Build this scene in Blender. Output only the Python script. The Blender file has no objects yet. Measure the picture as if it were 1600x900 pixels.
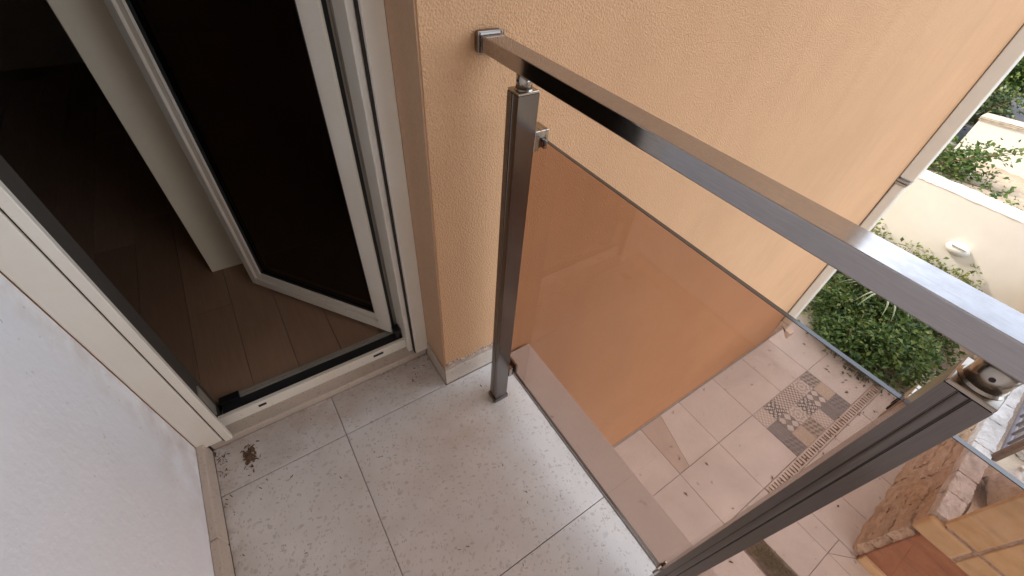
import bpy, bmesh, math, random
import numpy as np
from mathutils import Vector, Matrix

S = bpy.context.scene
COL = S.collection
rnd = random.Random(7)

# ------------------------------------------------------------------ camera, sky, sun, exposure
cam = bpy.data.cameras.new("camera")
cam_ob = bpy.data.objects.new("camera", cam)
COL.objects.link(cam_ob)
cam.sensor_width = 36.0
cam.lens = 14.784
cam.clip_start = 0.02
cam.clip_end = 1000
AX = Matrix(((0.834, -0.353, 0.423), (-0.547, -0.625, 0.557), (0.067, -0.696, -0.714)))
cx = AX.col[0].normalized()
cz = -AX.col[2]
cz = (cz - cx * cz.dot(cx)).normalized()
cy = cz.cross(cx)
M = Matrix((cx, cy, cz)).transposed().to_4x4()
M.translation = (0, 0, 1.36)
cam_ob.matrix_world = M
S.camera = cam_ob

SUN_DIR = Vector((-0.30, 0.75, 0.60)).normalized()      # towards the sun, behind the house
sun = bpy.data.lights.new("sun", 'SUN')
sun.energy = 2.5
sun.angle = math.radians(10)
sun.color = (1.0, 0.95, 0.87)
sun_ob = bpy.data.objects.new("sun", sun)
COL.objects.link(sun_ob)
sun_ob.rotation_euler = SUN_DIR.to_track_quat('Z', 'Y').to_euler()

W = bpy.data.worlds.new("World")
S.world = W
W.use_nodes = True
wn, wl = W.node_tree.nodes, W.node_tree.links
wn.clear()
wo = wn.new('ShaderNodeOutputWorld')
bg = wn.new('ShaderNodeBackground')
sky = wn.new('ShaderNodeTexSky')
sky.sky_type = 'NISHITA'
sky.sun_disc = False
sky.sun_elevation = math.asin(SUN_DIR.z)
sky.sun_rotation = math.atan2(SUN_DIR.x, SUN_DIR.y)
sky.dust_density = 2.0
tcw = wn.new('ShaderNodeTexCoord')
cl = wn.new('ShaderNodeTexNoise')
cl.inputs['Scale'].default_value = 2.6
cl.inputs['Detail'].default_value = 6
clr = wn.new('ShaderNodeMapRange')
clr.inputs[1].default_value = 0.40
clr.inputs[2].default_value = 0.62
clr.inputs[3].default_value = 0.45
clr.inputs[4].default_value = 0.97
mixw = wn.new('ShaderNodeMix')
mixw.data_type = 'RGBA'
mixw.inputs['B'].default_value = (11.4, 12.3, 13.8, 1)
wl.new(tcw.outputs['Generated'], cl.inputs['Vector'])
wl.new(cl.outputs['Fac'], clr.inputs['Value'])
wl.new(clr.outputs['Result'], mixw.inputs['Factor'])
wl.new(sky.outputs['Color'], mixw.inputs['A'])
wl.new(mixw.outputs['Result'], bg.inputs['Color'])
bg.inputs['Strength'].default_value = 0.12
wl.new(bg.outputs['Background'], wo.inputs['Surface'])

S.view_settings.view_transform = 'Standard'
S.view_settings.look = 'None'
S.view_settings.exposure = 1.12
S.view_settings.gamma = 1.0

# ------------------------------------------------------------------ helpers: materials
class NT:
    def __init__(s, name):
        s.m = bpy.data.materials.new(name)
        s.m.use_nodes = True
        s.t = s.m.node_tree
        s.t.nodes.clear()
        s.out = s.t.nodes.new('ShaderNodeOutputMaterial')
        s.b = s.t.nodes.new('ShaderNodeBsdfPrincipled')
        s.t.links.new(s.b.outputs[0], s.out.inputs['Surface'])
    def n(s, typ, **kw):
        nd = s.t.nodes.new(typ)
        for k, v in kw.items():
            setattr(nd, k, v)
        return nd
    def l(s, a, b):
        s.t.links.new(a, b)
    def set(s, **kw):
        for k, v in kw.items():
            s.b.inputs[k.replace('_', ' ')].default_value = v
    def pos(s):
        return s.n('ShaderNodeNewGeometry').outputs['Position']
    def objc(s):
        return s.n('ShaderNodeTexCoord').outputs['Object']
    def vmul(s, v, sc, rot=(0, 0, 0), loc=(0, 0, 0)):
        mp = s.n('ShaderNodeMapping')
        mp.inputs['Scale'].default_value = sc
        mp.inputs['Rotation'].default_value = rot
        mp.inputs['Location'].default_value = loc
        s.l(v, mp.inputs['Vector'])
        return mp.outputs[0]
    def noise(s, v, scale, detail=4, rough=0.55, dist=0.0):
        nd = s.n('ShaderNodeTexNoise')
        nd.inputs['Scale'].default_value = scale
        nd.inputs['Detail'].default_value = detail
        nd.inputs['Roughness'].default_value = rough
        nd.inputs['Distortion'].default_value = dist
        s.l(v, nd.inputs['Vector'])
        return nd.outputs['Fac']
    def voro(s, v, scale, rand=1.0, feature='F1', out='Distance'):
        nd = s.n('ShaderNodeTexVoronoi', feature=feature)
        nd.inputs['Scale'].default_value = scale
        nd.inputs['Randomness'].default_value = rand
        s.l(v, nd.inputs['Vector'])
        return nd.outputs[out]
    def mr(s, f, a, b, c=0.0, d=1.0, smooth=False):
        nd = s.n('ShaderNodeMapRange')
        if smooth:
            nd.interpolation_type = 'SMOOTHSTEP'
        for i, x in zip((1, 2, 3, 4), (a, b, c, d)):
            nd.inputs[i].default_value = x
        s.l(f, nd.inputs['Value'])
        return nd.outputs['Result']
    def math(s, op, a, b=None):
        nd = s.n('ShaderNodeMath', operation=op)
        for i, x in enumerate((a, b)):
            if x is None:
                continue
            if isinstance(x, (int, float)):
                nd.inputs[i].default_value = x
            else:
                s.l(x, nd.inputs[i])
        return nd.outputs[0]
    def mix(s, f, a, b):
        nd = s.n('ShaderNodeMix', data_type='RGBA')
        for k, x in (('Factor', f), ('A', a), ('B', b)):
            if isinstance(x, tuple):
                nd.inputs[k].default_value = x if len(x) == 4 else (*x, 1)
            elif isinstance(x, (int, float)):
                nd.inputs[k].default_value = x
            else:
                s.l(x, nd.inputs[k])
        return nd.outputs['Result']
    def bump(s, h, strength, dist):
        nd = s.n('ShaderNodeBump')
        nd.inputs['Strength'].default_value = strength
        nd.inputs['Distance'].default_value = dist
        s.l(h, nd.inputs['Height'])
        s.l(nd.outputs[0], s.b.inputs['Normal'])
    def color(s, c):
        if isinstance(c, tuple):
            s.b.inputs['Base Color'].default_value = (*c, 1)
        else:
            s.l(c, s.b.inputs['Base Color'])
    def blob(s, p, centre, r0, r1):
        """1 near a world point, 0 beyond r1"""
        vd = s.n('ShaderNodeVectorMath', operation='DISTANCE')
        s.l(p, vd.inputs[0])
        vd.inputs[1].default_value = centre
        return s.mr(vd.outputs['Value'], r0, r1, 1.0, 0.0, True)

def simple(name, col, rough=0.5, metal=0.0, var=0.0, vscale=8.0, bs=0.0, bscale=200.0, bdist=0.001):
    t = NT(name)
    t.set(Roughness=rough, Metallic=metal)
    if var:
        f = t.noise(t.pos(), vscale, 5)
        lo = tuple(max(0, c * (1 - var)) for c in col)
        hi = tuple(min(1, c * (1 + var)) for c in col)
        t.color(t.mix(t.mr(f, 0.3, 0.7), lo, hi))
    else:
        t.color(col)
    if bs:
        t.bump(t.noise(t.pos(), bscale, 3), bs, bdist)
    return t.m

# orange stucco
def stucco(name, col, grain=260.0, strength=0.75, dist=0.006, dirt=True):
    t = NT(name)
    p = t.pos()
    t.set(Roughness=0.9)
    t.b.inputs['Specular IOR Level'].default_value = 0.2
    big = t.noise(p, 1.6, 4)
    fine = t.noise(p, grain * 0.45, 4, 0.65)
    v = t.voro(p, grain * 0.42)
    c1 = t.mix(t.mr(big, 0.3, 0.7), tuple(x * 0.94 for x in col), tuple(min(1, x * 1.05) for x in col))
    c2 = t.mix(t.mr(fine, 0.35, 0.7, 0.0, 0.25), c1, tuple(x * 0.62 for x in col))
    if dirt:
        st = t.noise(t.vmul(p, (5, 5, 0.5)), 2.2, 5, 0.6)
        c2 = t.mix(t.mr(st, 0.45, 0.8, 0.0, 0.16), c2, (col[0] * 0.7, col[1] * 0.62, col[2] * 0.55))
        pt = t.noise(p, 7, 4, 0.7, 0.5)
        c2 = t.mix(t.mr(pt, 0.5, 0.75, 0.0, 0.10), c2, tuple(min(1, x * 1.25) for x in col))
        sp = t.noise(p, 42, 2)
        c2 = t.mix(t.mr(sp, 0.79, 0.82, 0.0, 0.5), c2, tuple(x * 0.45 for x in col))
    t.color(c2)
    h = t.math('ADD', t.math('MULTIPLY', fine, 0.9), t.math('MULTIPLY', v, 0.8))
    t.bump(h, strength, dist)
    return t.m
M_STUCCO = stucco('orange_stucco', (0.64, 0.372, 0.2), 560.0, 0.65, 0.0035)
M_REVEAL = stucco('reveal_plaster', (0.58, 0.37, 0.23), 300, 0.35, 0.002)
M_ORANGE_PLAIN = simple('orange_plaster', (0.62, 0.38, 0.2), 0.9)

def white_plaster():
    t = NT('white_plaster')
    p = t.pos()
    t.set(Roughness=0.85)
    f = t.noise(p, 3.0, 6)
    c = t.mix(t.mr(f, 0.3, 0.75), (0.82, 0.825, 0.84), (0.88, 0.885, 0.895))
    d = t.noise(p, 70, 2, 0.4)
    c = t.mix(t.mr(d, 0.72, 0.78, 0.0, 0.35), c, (0.35, 0.32, 0.3))
    sp = t.voro(p, 26)
    sp = t.math('MULTIPLY', t.mr(sp, 0.035, 0.055, 1, 0), t.mr(t.noise(p, 6, 2), 0.5, 0.6))
    c = t.mix(sp, c, (0.22, 0.17, 0.13))
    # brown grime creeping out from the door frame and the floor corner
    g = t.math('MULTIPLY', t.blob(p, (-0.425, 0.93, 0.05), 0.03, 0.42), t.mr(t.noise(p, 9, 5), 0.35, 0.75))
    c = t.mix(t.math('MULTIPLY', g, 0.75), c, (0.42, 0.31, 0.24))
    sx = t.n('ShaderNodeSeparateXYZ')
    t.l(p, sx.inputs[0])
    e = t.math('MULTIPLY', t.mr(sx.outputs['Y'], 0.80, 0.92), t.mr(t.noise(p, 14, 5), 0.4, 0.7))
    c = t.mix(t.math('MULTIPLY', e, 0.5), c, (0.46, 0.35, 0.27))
    t.color(c)
    h = t.math('ADD', t.noise(p, 60, 4), t.math('MULTIPLY', t.noise(p, 12, 3), 0.8))
    t.bump(h, 0.35, 0.004)
    return t.m
M_WHITE = white_plaster()

def terrazzo(name='terrazzo', base=(0.67, 0.63, 0.59), stains=True):
    t = NT(name)
    p = t.pos()
    t.set(Roughness=0.42)
    oi = t.n('ShaderNodeObjectInfo')
    cloud = t.noise(p, 5, 5)
    c = t.mix(t.mr(cloud, 0.3, 0.7), tuple(x * 0.90 for x in base), tuple(x * 1.06 for x in base))
    grit = t.noise(p, 420, 2)
    c = t.mix(t.mr(grit, 0.55, 0.8, 0, 0.35), c, tuple(x * 0.6 for x in base))
    chips = [((1, 2.6, 1), 0.3, 44, 0.21, (0.33, 0.27, 0.22)), ((1, 3.0, 1), 1.4, 54, 0.20, (0.38, 0.33, 0.28)),
             ((1, 2.4, 1), 2.4, 40, 0.21, (0.44, 0.38, 0.33)), ((1, 1.2, 1), 0.8, 37, 0.17, (0.40, 0.33, 0.28)),
             ((1, 2.2, 1), 1.9, 78, 0.22, (0.26, 0.21, 0.17)), ((1, 1.6, 1), 2.9, 22, 0.16, (0.46, 0.41, 0.36))]
    wob = t.n('ShaderNodeTexNoise')
    wob.inputs['Scale'].default_value = 90
    t.l(p, wob.inputs['Vector'])
    wa = t.n('ShaderNodeVectorMath', operation='MULTIPLY_ADD')
    t.l(wob.outputs['Color'], wa.inputs[0])
    wa.inputs[1].default_value = (0.006, 0.006, 0.006)
    t.l(p, wa.inputs[2])
    for i, (sc, rot, k, thr, cc) in enumerate(chips):
        v = t.vmul(t.vmul(wa.outputs[0], (1, 1, 1), (0, 0, rot), (i * 3.1, i * 1.7, 0)), sc)
        nd = t.n('ShaderNodeTexVoronoi')
        nd.inputs['Scale'].default_value = k
        t.l(v, nd.inputs['Vector'])
        sepc = t.n('ShaderNodeSeparateColor')
        t.l(nd.outputs['Color'], sepc.inputs[0])
        lim = t.math('MULTIPLY', t.mr(sepc.outputs[0], 0.38, 1.0, 0.0, 1.0), thr * 1.7)
        m = t.mr(t.math('SUBTRACT', lim, nd.outputs['Distance']), 0.0, 0.06, 0, 0.48)
        c = t.mix(m, c, cc)
    if stains:
        n1 = t.noise(p, 11, 5)
        for cen, r0, r1, amt, colr in (((0.44, 0.60, 0), 0.01, 0.13, 0.55, (0.42, 0.29, 0.19)), ((0.33, 0.58, 0), 0.01, 0.17, 0.45, (0.44, 0.32, 0.23)),
                                 ((0.20, 0.55, 0), 0.02, 0.20, 0.35, (0.44, 0.32, 0.24)), ((0.25, 0.86, 0), 0.02, 0.28, 0.6, (0.40, 0.29, 0.2)),
                                 ((-0.05, 0.92, 0), 0.02, 0.26, 0.6, (0.42, 0.29, 0.2)), ((-0.30, 0.86, 0), 0.03, 0.24, 0.6, (0.36, 0.26, 0.19)),
                                 ((-0.1, 0.3, 0), 0.05, 0.5, 0.25, (0.45, 0.36, 0.3)), ((0.2, 0.35, 0), 0.05, 0.4, 0.22, (0.45, 0.36, 0.3))):
            m = t.math('MULTIPLY', t.blob(p, cen, r0, r1), t.mr(n1, 0.3, 0.7, 0.25, 1.0))
            c = t.mix(t.math('MULTIPLY', m, amt), c, colr)
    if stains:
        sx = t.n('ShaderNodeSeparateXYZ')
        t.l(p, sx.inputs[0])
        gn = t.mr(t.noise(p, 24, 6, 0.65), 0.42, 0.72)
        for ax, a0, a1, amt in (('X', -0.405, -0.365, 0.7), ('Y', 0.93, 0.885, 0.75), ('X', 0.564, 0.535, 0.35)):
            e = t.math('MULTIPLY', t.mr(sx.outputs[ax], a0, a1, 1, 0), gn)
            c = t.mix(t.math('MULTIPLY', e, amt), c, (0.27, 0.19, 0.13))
        wm = t.noise(t.vmul(p, (1, 1, 1), (0, 0, 0.5), (4, 1, 0)), 3.2, 6, 0.6, 1.2)
        c = t.mix(t.mr(wm, 0.52, 0.72, 0, 0.22), c, (0.45, 0.37, 0.30))
    t.color(c)
    t.b.inputs['Specular IOR Level'].default_value = 0.35
    t.bump(t.noise(p, 300, 2), 0.08, 0.001)
    return t.m
M_TERR = terrazzo()
M_TERR_SKIRT = terrazzo('terrazzo_skirting', (0.54, 0.445, 0.36), False)

def marble(name, base, spots=True, vein=0.15):
    t = NT(name)
    p = t.pos()
    t.set(Roughness=0.5)
    oi = t.n('ShaderNodeObjectInfo')
    f = t.noise(p, 2.5, 7, 0.6, 0.6)
    c = t.mix(t.mr(f, 0.3, 0.7), tuple(x * (1 - vein) for x in base), tuple(min(1, x * (1 + vein * 0.5)) for x in base))
    rv = t.mr(oi.outputs['Random'], 0, 1, 0.0, 0.22)
    c = t.mix(rv, c, tuple(x * 0.72 for x in base))
    if spots:
        s2 = t.noise(p, 16, 2, 0.4)
        c = t.mix(t.mr(s2, 0.70, 0.74, 0, 0.6), c, tuple(x * 0.35 for x in base))
        s3 = t.noise(p, 4.2, 5, 0.7)
        c = t.mix(t.mr(s3, 0.58, 0.75, 0, 0.35), c, (base[0] * 0.7, base[1] * 0.55, base[2] * 0.42))
    t.color(c)
    t.bump(t.noise(p, 90, 3), 0.1, 0.002)
    return t.m
M_CAP = marble('sill_marble', (0.70, 0.65, 0.61), True, 0.08)
M_TILE = marble('courtyard_limestone', (0.68, 0.655, 0.615))
M_TILE_DARK = marble('courtyard_limestone_darker', (0.56, 0.49, 0.43))
M_GROUT = simple('grout', (0.36, 0.31, 0.27), 0.9, var=0.2)
M_GROUT_LIGHT = simple('pale_grout', (0.42, 0.37, 0.33), 0.9, var=0.2, vscale=30)
M_MORTAR = simple('mortar', (0.42, 0.32, 0.25), 0.95, var=0.35, vscale=60, bs=0.6, bscale=120, bdist=0.004)

def metal(name, col, rough, aniso=0.0, brush=(1, 1, 1), bs=0.06):
    t = NT(name)
    t.set(Metallic=1.0, Roughness=rough)
    p = t.pos()
    v = t.vmul(p, brush)
    f = t.noise(v, 60, 4)
    t.color(t.mix(t.mr(f, 0.3, 0.7), tuple(x * 0.9 for x in col), tuple(x * 1.08 for x in col)))
    g = t.noise(p, 7, 5)
    rr = t.math('ADD', t.mr(g, 0.35, 0.7, rough * 0.85, rough * 1.2), t.mr(t.noise(v, 40, 2), 0.5, 0.8, 0, 0.03))
    t.l(rr, t.b.inputs['Roughness'])
    return t.m
M_RAIL = metal('handrail_bronze', (0.43, 0.42, 0.425), 0.10, brush=(20, 0.6, 20))
def add_dust(m):
    nt = m.node_tree; b = [n for n in nt.nodes if n.type == 'BSDF_PRINCIPLED'][0]
    g = nt.nodes.new('ShaderNodeNewGeometry'); sx = nt.nodes.new('ShaderNodeSeparateXYZ'); nt.links.new(g.outputs['Normal'], sx.inputs[0])
    up_ = nt.nodes.new('ShaderNodeMapRange'); up_.inputs[1].default_value = 0.6; up_.inputs[2].default_value = 0.95; nt.links.new(sx.outputs['Z'], up_.inputs[0])
    n1 = nt.nodes.new('ShaderNodeTexNoise'); n1.inputs['Scale'].default_value = 90; n1.inputs['Detail'].default_value = 6; nt.links.new(g.outputs['Position'], n1.inputs['Vector'])
    r1 = nt.nodes.new('ShaderNodeMapRange'); r1.inputs[1].default_value = 0.35; r1.inputs[2].default_value = 0.75; r1.inputs[3].default_value = 0.04; r1.inputs[4].default_value = 0.24; nt.links.new(n1.outputs['Fac'], r1.inputs[0])
    mu = nt.nodes.new('ShaderNodeMath'); mu.operation = 'MULTIPLY'; nt.links.new(up_.outputs[0], mu.inputs[0]); nt.links.new(r1.outputs[0], mu.inputs[1])
    d = nt.nodes.new('ShaderNodeBsdfDiffuse'); d.inputs['Color'].default_value = (0.36, 0.31, 0.28, 1)
    mx = nt.nodes.new('ShaderNodeMixShader'); out = [n for n in nt.nodes if n.type == 'OUTPUT_MATERIAL'][0]
    nt.links.new(mu.outputs[0], mx.inputs[0]); nt.links.new(b.outputs[0], mx.inputs[1]); nt.links.new(d.outputs[0], mx.inputs[2]); nt.links.new(mx.outputs[0], out.inputs['Surface'])
add_dust(M_RAIL)
M_POST = metal('post_bronze', (0.20, 0.18, 0.168), 0.20, brush=(20, 20, 0.5))
M_STEEL = metal('bracket_steel', (0.46, 0.41, 0.355), 0.24)
M_RUBBER = simple('black_rubber', (0.012, 0.012, 0.012), 0.5)

def tinted(name, tint, film=0.05, rough=0.0):
    t = NT(name)
    t.t.nodes.remove(t.b)
    tr = t.n('ShaderNodeBsdfTransparent')
    tr.inputs['Color'].default_value = (*tint, 1)
    gl = t.n('ShaderNodeBsdfGlossy')
    gl.inputs['Roughness'].default_value = rough
    lw = t.n('ShaderNodeLayerWeight')
    lw.inputs['Blend'].default_value = 0.5
    frs = t.math('ADD', t.math('MULTIPLY', t.math('POWER', lw.outputs['Facing'], 5.0), 0.96), 0.04)
    mx = t.n('ShaderNodeMixShader')
    t.l(frs, mx.inputs[0])
    t.l(tr.outputs[0], mx.inputs[1])
    t.l(gl.outputs[0], mx.inputs[2])
    p = t.pos()
    df = t.n('ShaderNodeBsdfDiffuse')
    df.inputs['Color'].default_value = (0.55, 0.48, 0.42, 1)
    mx2 = t.n('ShaderNodeMixShader')
    sm = t.math('MULTIPLY', t.mr(t.noise(t.vmul(p, (1, 1, 0.35)), 9, 6, 0.6, 0.8), 0.42, 0.8, 0.0, film), t.mr(t.noise(p, 160, 2), 0.3, 0.7, 0.6, 1.0))
    sp = t.math('MULTIPLY', t.mr(t.voro(p, 55), 0.05, 0.09, film * 2.8, 0.0), t.mr(t.noise(p, 7, 2), 0.5, 0.65))
    t.l(t.math('ADD', sm, sp), mx2.inputs[0])
    t.l(mx.outputs[0], mx2.inputs[1])
    t.l(df.outputs[0], mx2.inputs[2])
    t.l(mx2.outputs[0], t.out.inputs['Surface'])
    return t.m
M_GLASS = tinted('bronze_tinted_glass', (0.78, 0.665, 0.60))
M_GLASS_EDGE = simple('glass_edge', (0.05, 0.047, 0.045), 0.10)
M_GLASS_EDGE.node_tree.nodes['Principled BSDF'].inputs['IOR'].default_value = 1.9
M_DOORGLASS = tinted('door_glass', (0.40, 0.34, 0.30), 0.008)

def frame_mat():
    t = NT('cream_frame')
    p = t.pos()
    t.set(Roughness=0.35)
    f = t.noise(p, 5, 5)
    c = t.mix(t.mr(f, 0.35, 0.75), (0.82, 0.77, 0.67), (0.76, 0.69, 0.57))
    d = t.noise(p, 130, 2)
    sx = t.n('ShaderNodeSeparateXYZ')
    t.l(p, sx.inputs[0])
    low = t.mr(sx.outputs['Z'], 0.04, 0.35, 1, 0.15)
    c = t.mix(t.math('MULTIPLY', t.mr(d, 0.66, 0.74, 0, 0.6), low), c, (0.25, 0.17, 0.1))
    t.color(c)
    return t.m
M_FRAME = frame_mat()
M_ALU = simple('grey_aluminium_profile', (0.40, 0.37, 0.31), 0.4, 0.3, var=0.1)
M_BRONZE = simple('dark_rebate', (0.07, 0.06, 0.05), 0.6)
M_BLACK = simple('black_gasket', (0.012, 0.012, 0.013), 0.6)
M_GAP = simple('dark_joint', (0.03, 0.022, 0.016), 0.9)
M_DARKHW = simple('dark_hardware', (0.03, 0.03, 0.03), 0.35, 0.6)

def plank_mat():
    t = NT('brown_wood_plank')
    t.set(Roughness=0.4)
    oi = t.n('ShaderNodeObjectInfo')
    p = t.pos()
    v = t.vmul(p, (14, 1.2, 14))
    f = t.noise(v, 6, 6, 0.6, 0.4)
    c = t.mix(f, (0.30, 0.18, 0.115), (0.47, 0.30, 0.19))
    c = t.mix(t.mr(oi.outputs['Random'], 0, 1, 0, 0.45), c, (0.17, 0.09, 0.055))
    t.color(c)
    return t.m
M_PLANK = plank_mat()
M_ROOM = simple('room_paint', (0.55, 0.53, 0.47), 0.8)
M_CABINET = simple('cream_cabinet', (0.82, 0.75, 0.58), 0.5, var=0.03)

def rock(name, a, b, scale=7, bs=0.9, bd=0.03):
    t = NT(name)
    p = t.pos()
    t.set(Roughness=0.9)
    f = t.noise(p, scale, 8, 0.65, 0.8)
    c = t.mix(t.mr(f, 0.3, 0.7), a, b)
    g = t.noise(t.vmul(p, (1, 1, 2.5)), scale * 0.5, 5)
    c = t.mix(t.mr(g, 0.5, 0.7, 0, 0.6), c, tuple(x * 0.55 for x in a))
    oi = t.n('ShaderNodeObjectInfo')
    c = t.mix(t.mr(oi.outputs['Random'], 0, 1, 0, 0.35), c, tuple(x * 0.7 for x in b))
    t.color(c)
    h = t.math('ADD', f, t.math('MULTIPLY', t.noise(p, scale * 6, 4), 0.35))
    t.bump(h, bs, bd)
    return t.m
M_ROCK = rock('tan_rock', (0.50, 0.35, 0.23), (0.70, 0.57, 0.43))
M_ROCK_WHITE = rock('pale_rock', (0.60, 0.56, 0.52), (0.82, 0.79, 0.76), 14)
M_TERRACE = rock('terrace_rock', (0.50, 0.37, 0.25), (0.66, 0.55, 0.42), 4)
M_ROCK_GREY = rock('grey_rock', (0.20, 0.19, 0.18), (0.34, 0.32, 0.30), 8)
M_YELLOW = rock('yellow_limestone', (0.64, 0.44, 0.22), (0.74, 0.55, 0.32), 9, 0.3, 0.006)
M_RED = rock('red_plaster', (0.36, 0.13, 0.06), (0.46, 0.22, 0.11), 10, 0.25, 0.006)
M_SOIL = rock('dry_soil', (0.34, 0.25, 0.17), (0.50, 0.40, 0.29), 9, 0.8, 0.02)
M_SOIL_DARK = rock('dark_soil', (0.14, 0.105, 0.07), (0.34, 0.26, 0.18), 26, 1.0, 0.03)
M_ASPHALT = simple('asphalt', (0.06, 0.06, 0.06), 0.9, var=0.2)
M_CREAM = simple('cream_wall_paint', (0.76, 0.69, 0.58), 0.85, var=0.05, vscale=2.5, bs=0.15, bscale=60, bdist=0.003)
M_CREAM_CAP = simple('coping_mortar', (0.45, 0.37, 0.28), 0.9, var=0.2, vscale=20, bs=0.5, bscale=50, bdist=0.01)
M_PIPE = simple('cream_pipe', (0.70, 0.64, 0.53), 0.5, var=0.03)
M_CLIP = simple('zinc_clip', (0.42, 0.39, 0.35), 0.4, 0.7)
M_IRON = simple('grey_iron', (0.16, 0.14, 0.15), 0.5, 0.3)
M_IRON_BROWN = simple('brown_iron', (0.16, 0.10, 0.07), 0.6, 0.2, var=0.2, vscale=30)
M_DRAIN = simple('drain_metal', (0.56, 0.49, 0.43), 0.5, 0.3, var=0.15, vscale=30)
M_FIXTURE = simple('white_fixture', (0.80, 0.76, 0.68), 0.4)
M_DEBRIS = simple('dry_debris', (0.13, 0.075, 0.04), 0.9, var=0.5, vscale=200)

def leafmat(name, a, b, c):
    t = NT(name)
    g = t.n('ShaderNodeNewGeometry')
    cr = t.n('ShaderNodeValToRGB')
    e = cr.color_ramp.elements
    e[0].color = (*a, 1)
    e[1].color = (*c, 1)
    m = cr.color_ramp.elements.new(0.55)
    m.color = (*b, 1)
    t.l(g.outputs['Random Per Island'], cr.inputs[0])
    n = t.noise(g.outputs['Position'], 6, 3)
    t.color(t.mix(t.mr(n, 0.35, 0.7, 0, 0.45), cr.outputs[0], a))
    t.set(Roughness=0.45)
    t.b.inputs['Subsurface Weight'].default_value = 0.0
    tl = t.n('ShaderNodeBsdfTranslucent')
    t.l(cr.outputs[0], tl.inputs['Color'])
    mx = t.n('ShaderNodeMixShader')
    mx.inputs[0].default_value = 0.3
    t.l(t.b.outputs[0], mx.inputs[1])
    t.l(tl.outputs[0], mx.inputs[2])
    t.l(mx.outputs[0], t.out.inputs['Surface'])
    return t.m
M_LEAF = leafmat('green_leaf', (0.045, 0.085, 0.018), (0.10, 0.17, 0.035), (0.24, 0.28, 0.07))
M_LEAF_Y = leafmat('yellow_green_leaf', (0.09, 0.13, 0.025), (0.20, 0.22, 0.05), (0.34, 0.33, 0.10))
M_LEAF_D = leafmat('dark_leaf', (0.03, 0.055, 0.015), (0.06, 0.105, 0.025), (0.17, 0.18, 0.06))
M_GRASS = leafmat('dry_grass', (0.14, 0.15, 0.05), (0.24, 0.23, 0.09), (0.36, 0.31, 0.17))
M_TWIG = simple('brown_twig', (0.20, 0.12, 0.07), 0.8, var=0.3, vscale=40)

# ------------------------------------------------------------------ helpers: objects
WLOC = {}
def put(o, loc, parent):
    WLOC[o.name] = Vector(loc)
    if parent is not None:
        o.parent = parent
        o.location = Vector(loc) - WLOC[parent.name]
    else:
        o.location = loc
    COL.objects.link(o)
    return o
def tag(o, label=None, cat=None, group=None, kind=None):
    if label: o['label'] = label
    if cat: o['category'] = cat
    if group: o['group'] = group
    if kind: o['kind'] = kind
    return o
def thing(name, label, cat, loc, group=None):
    o = bpy.data.objects.new(name, None)
    o.empty_display_size = 0.1
    put(o, loc, None)
    return tag(o, label, cat, group)
def from_bm(name, bm, mats, loc=(0, 0, 0), parent=None, smooth=False):
    me = bpy.data.meshes.new(name)
    bm.normal_update()
    bm.to_mesh(me)
    bm.free()
    for m in (mats if isinstance(mats, (list, tuple)) else [mats]):
        me.materials.append(m)
    if smooth:
        me.polygons.foreach_set('use_smooth', [True] * len(me.polygons))
    return put(bpy.data.objects.new(name, me), loc, parent)
def bm_box(bm, lo, hi, off=(0, 0, 0)):
    lo, hi, off = Vector(lo), Vector(hi), Vector(off)
    r = bmesh.ops.create_cube(bm, size=1.0)
    c, s = (lo + hi) / 2 - off, hi - lo
    for v in r['verts']:
        v.co = Vector((v.co.x * s.x, v.co.y * s.y, v.co.z * s.z)) + c
    return r['verts']
def box(name, lo, hi, mat, parent=None, bev=0.0, seg=2):
    c = (Vector(lo) + Vector(hi)) / 2
    bm = bmesh.new()
    bm_box(bm, lo, hi, c)
    if bev:
        bmesh.ops.bevel(bm, geom=bm.edges[:], offset=bev, segments=seg, affect='EDGES', profile=0.5)
    return from_bm(name, bm, mat, c, parent)
def boxes(name, lst, mat, parent=None, bev=0.0):
    c = (Vector(lst[0][0]) + Vector(lst[0][1])) / 2
    bm = bmesh.new()
    for lo, hi in lst:
        vs = bm_box(bm, lo, hi, c)
    if bev:
        bmesh.ops.bevel(bm, geom=bm.edges[:], offset=bev, segments=1, affect='EDGES')
    return from_bm(name, bm, mat, c, parent)
def prism(name, poly, z0, z1, mat, parent=None, bev=0.0):
    """polygon in x,y (counter-clockwise) extruded from z0 to z1"""
    cxx = sum(p[0] for p in poly) / len(poly)
    cyy = sum(p[1] for p in poly) / len(poly)
    c = Vector((cxx, cyy, z0))
    bm = bmesh.new()
    a = [bm.verts.new((x - cxx, y - cyy, 0)) for x, y in poly]
    b = [bm.verts.new((x - cxx, y - cyy, z1 - z0)) for x, y in poly]
    bm.faces.new(a[::-1]); bm.faces.new(b)
    n = len(poly)
    for i in range(n):
        bm.faces.new((a[i], a[(i + 1) % n], b[(i + 1) % n], b[i]))
    if bev:
        bmesh.ops.bevel(bm, geom=[e for e in bm.edges if all(v.co.z > (z1 - z0) / 2 for v in e.verts)], offset=bev, segments=1, affect='EDGES')
    return from_bm(name, bm, mat, c, parent)
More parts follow.
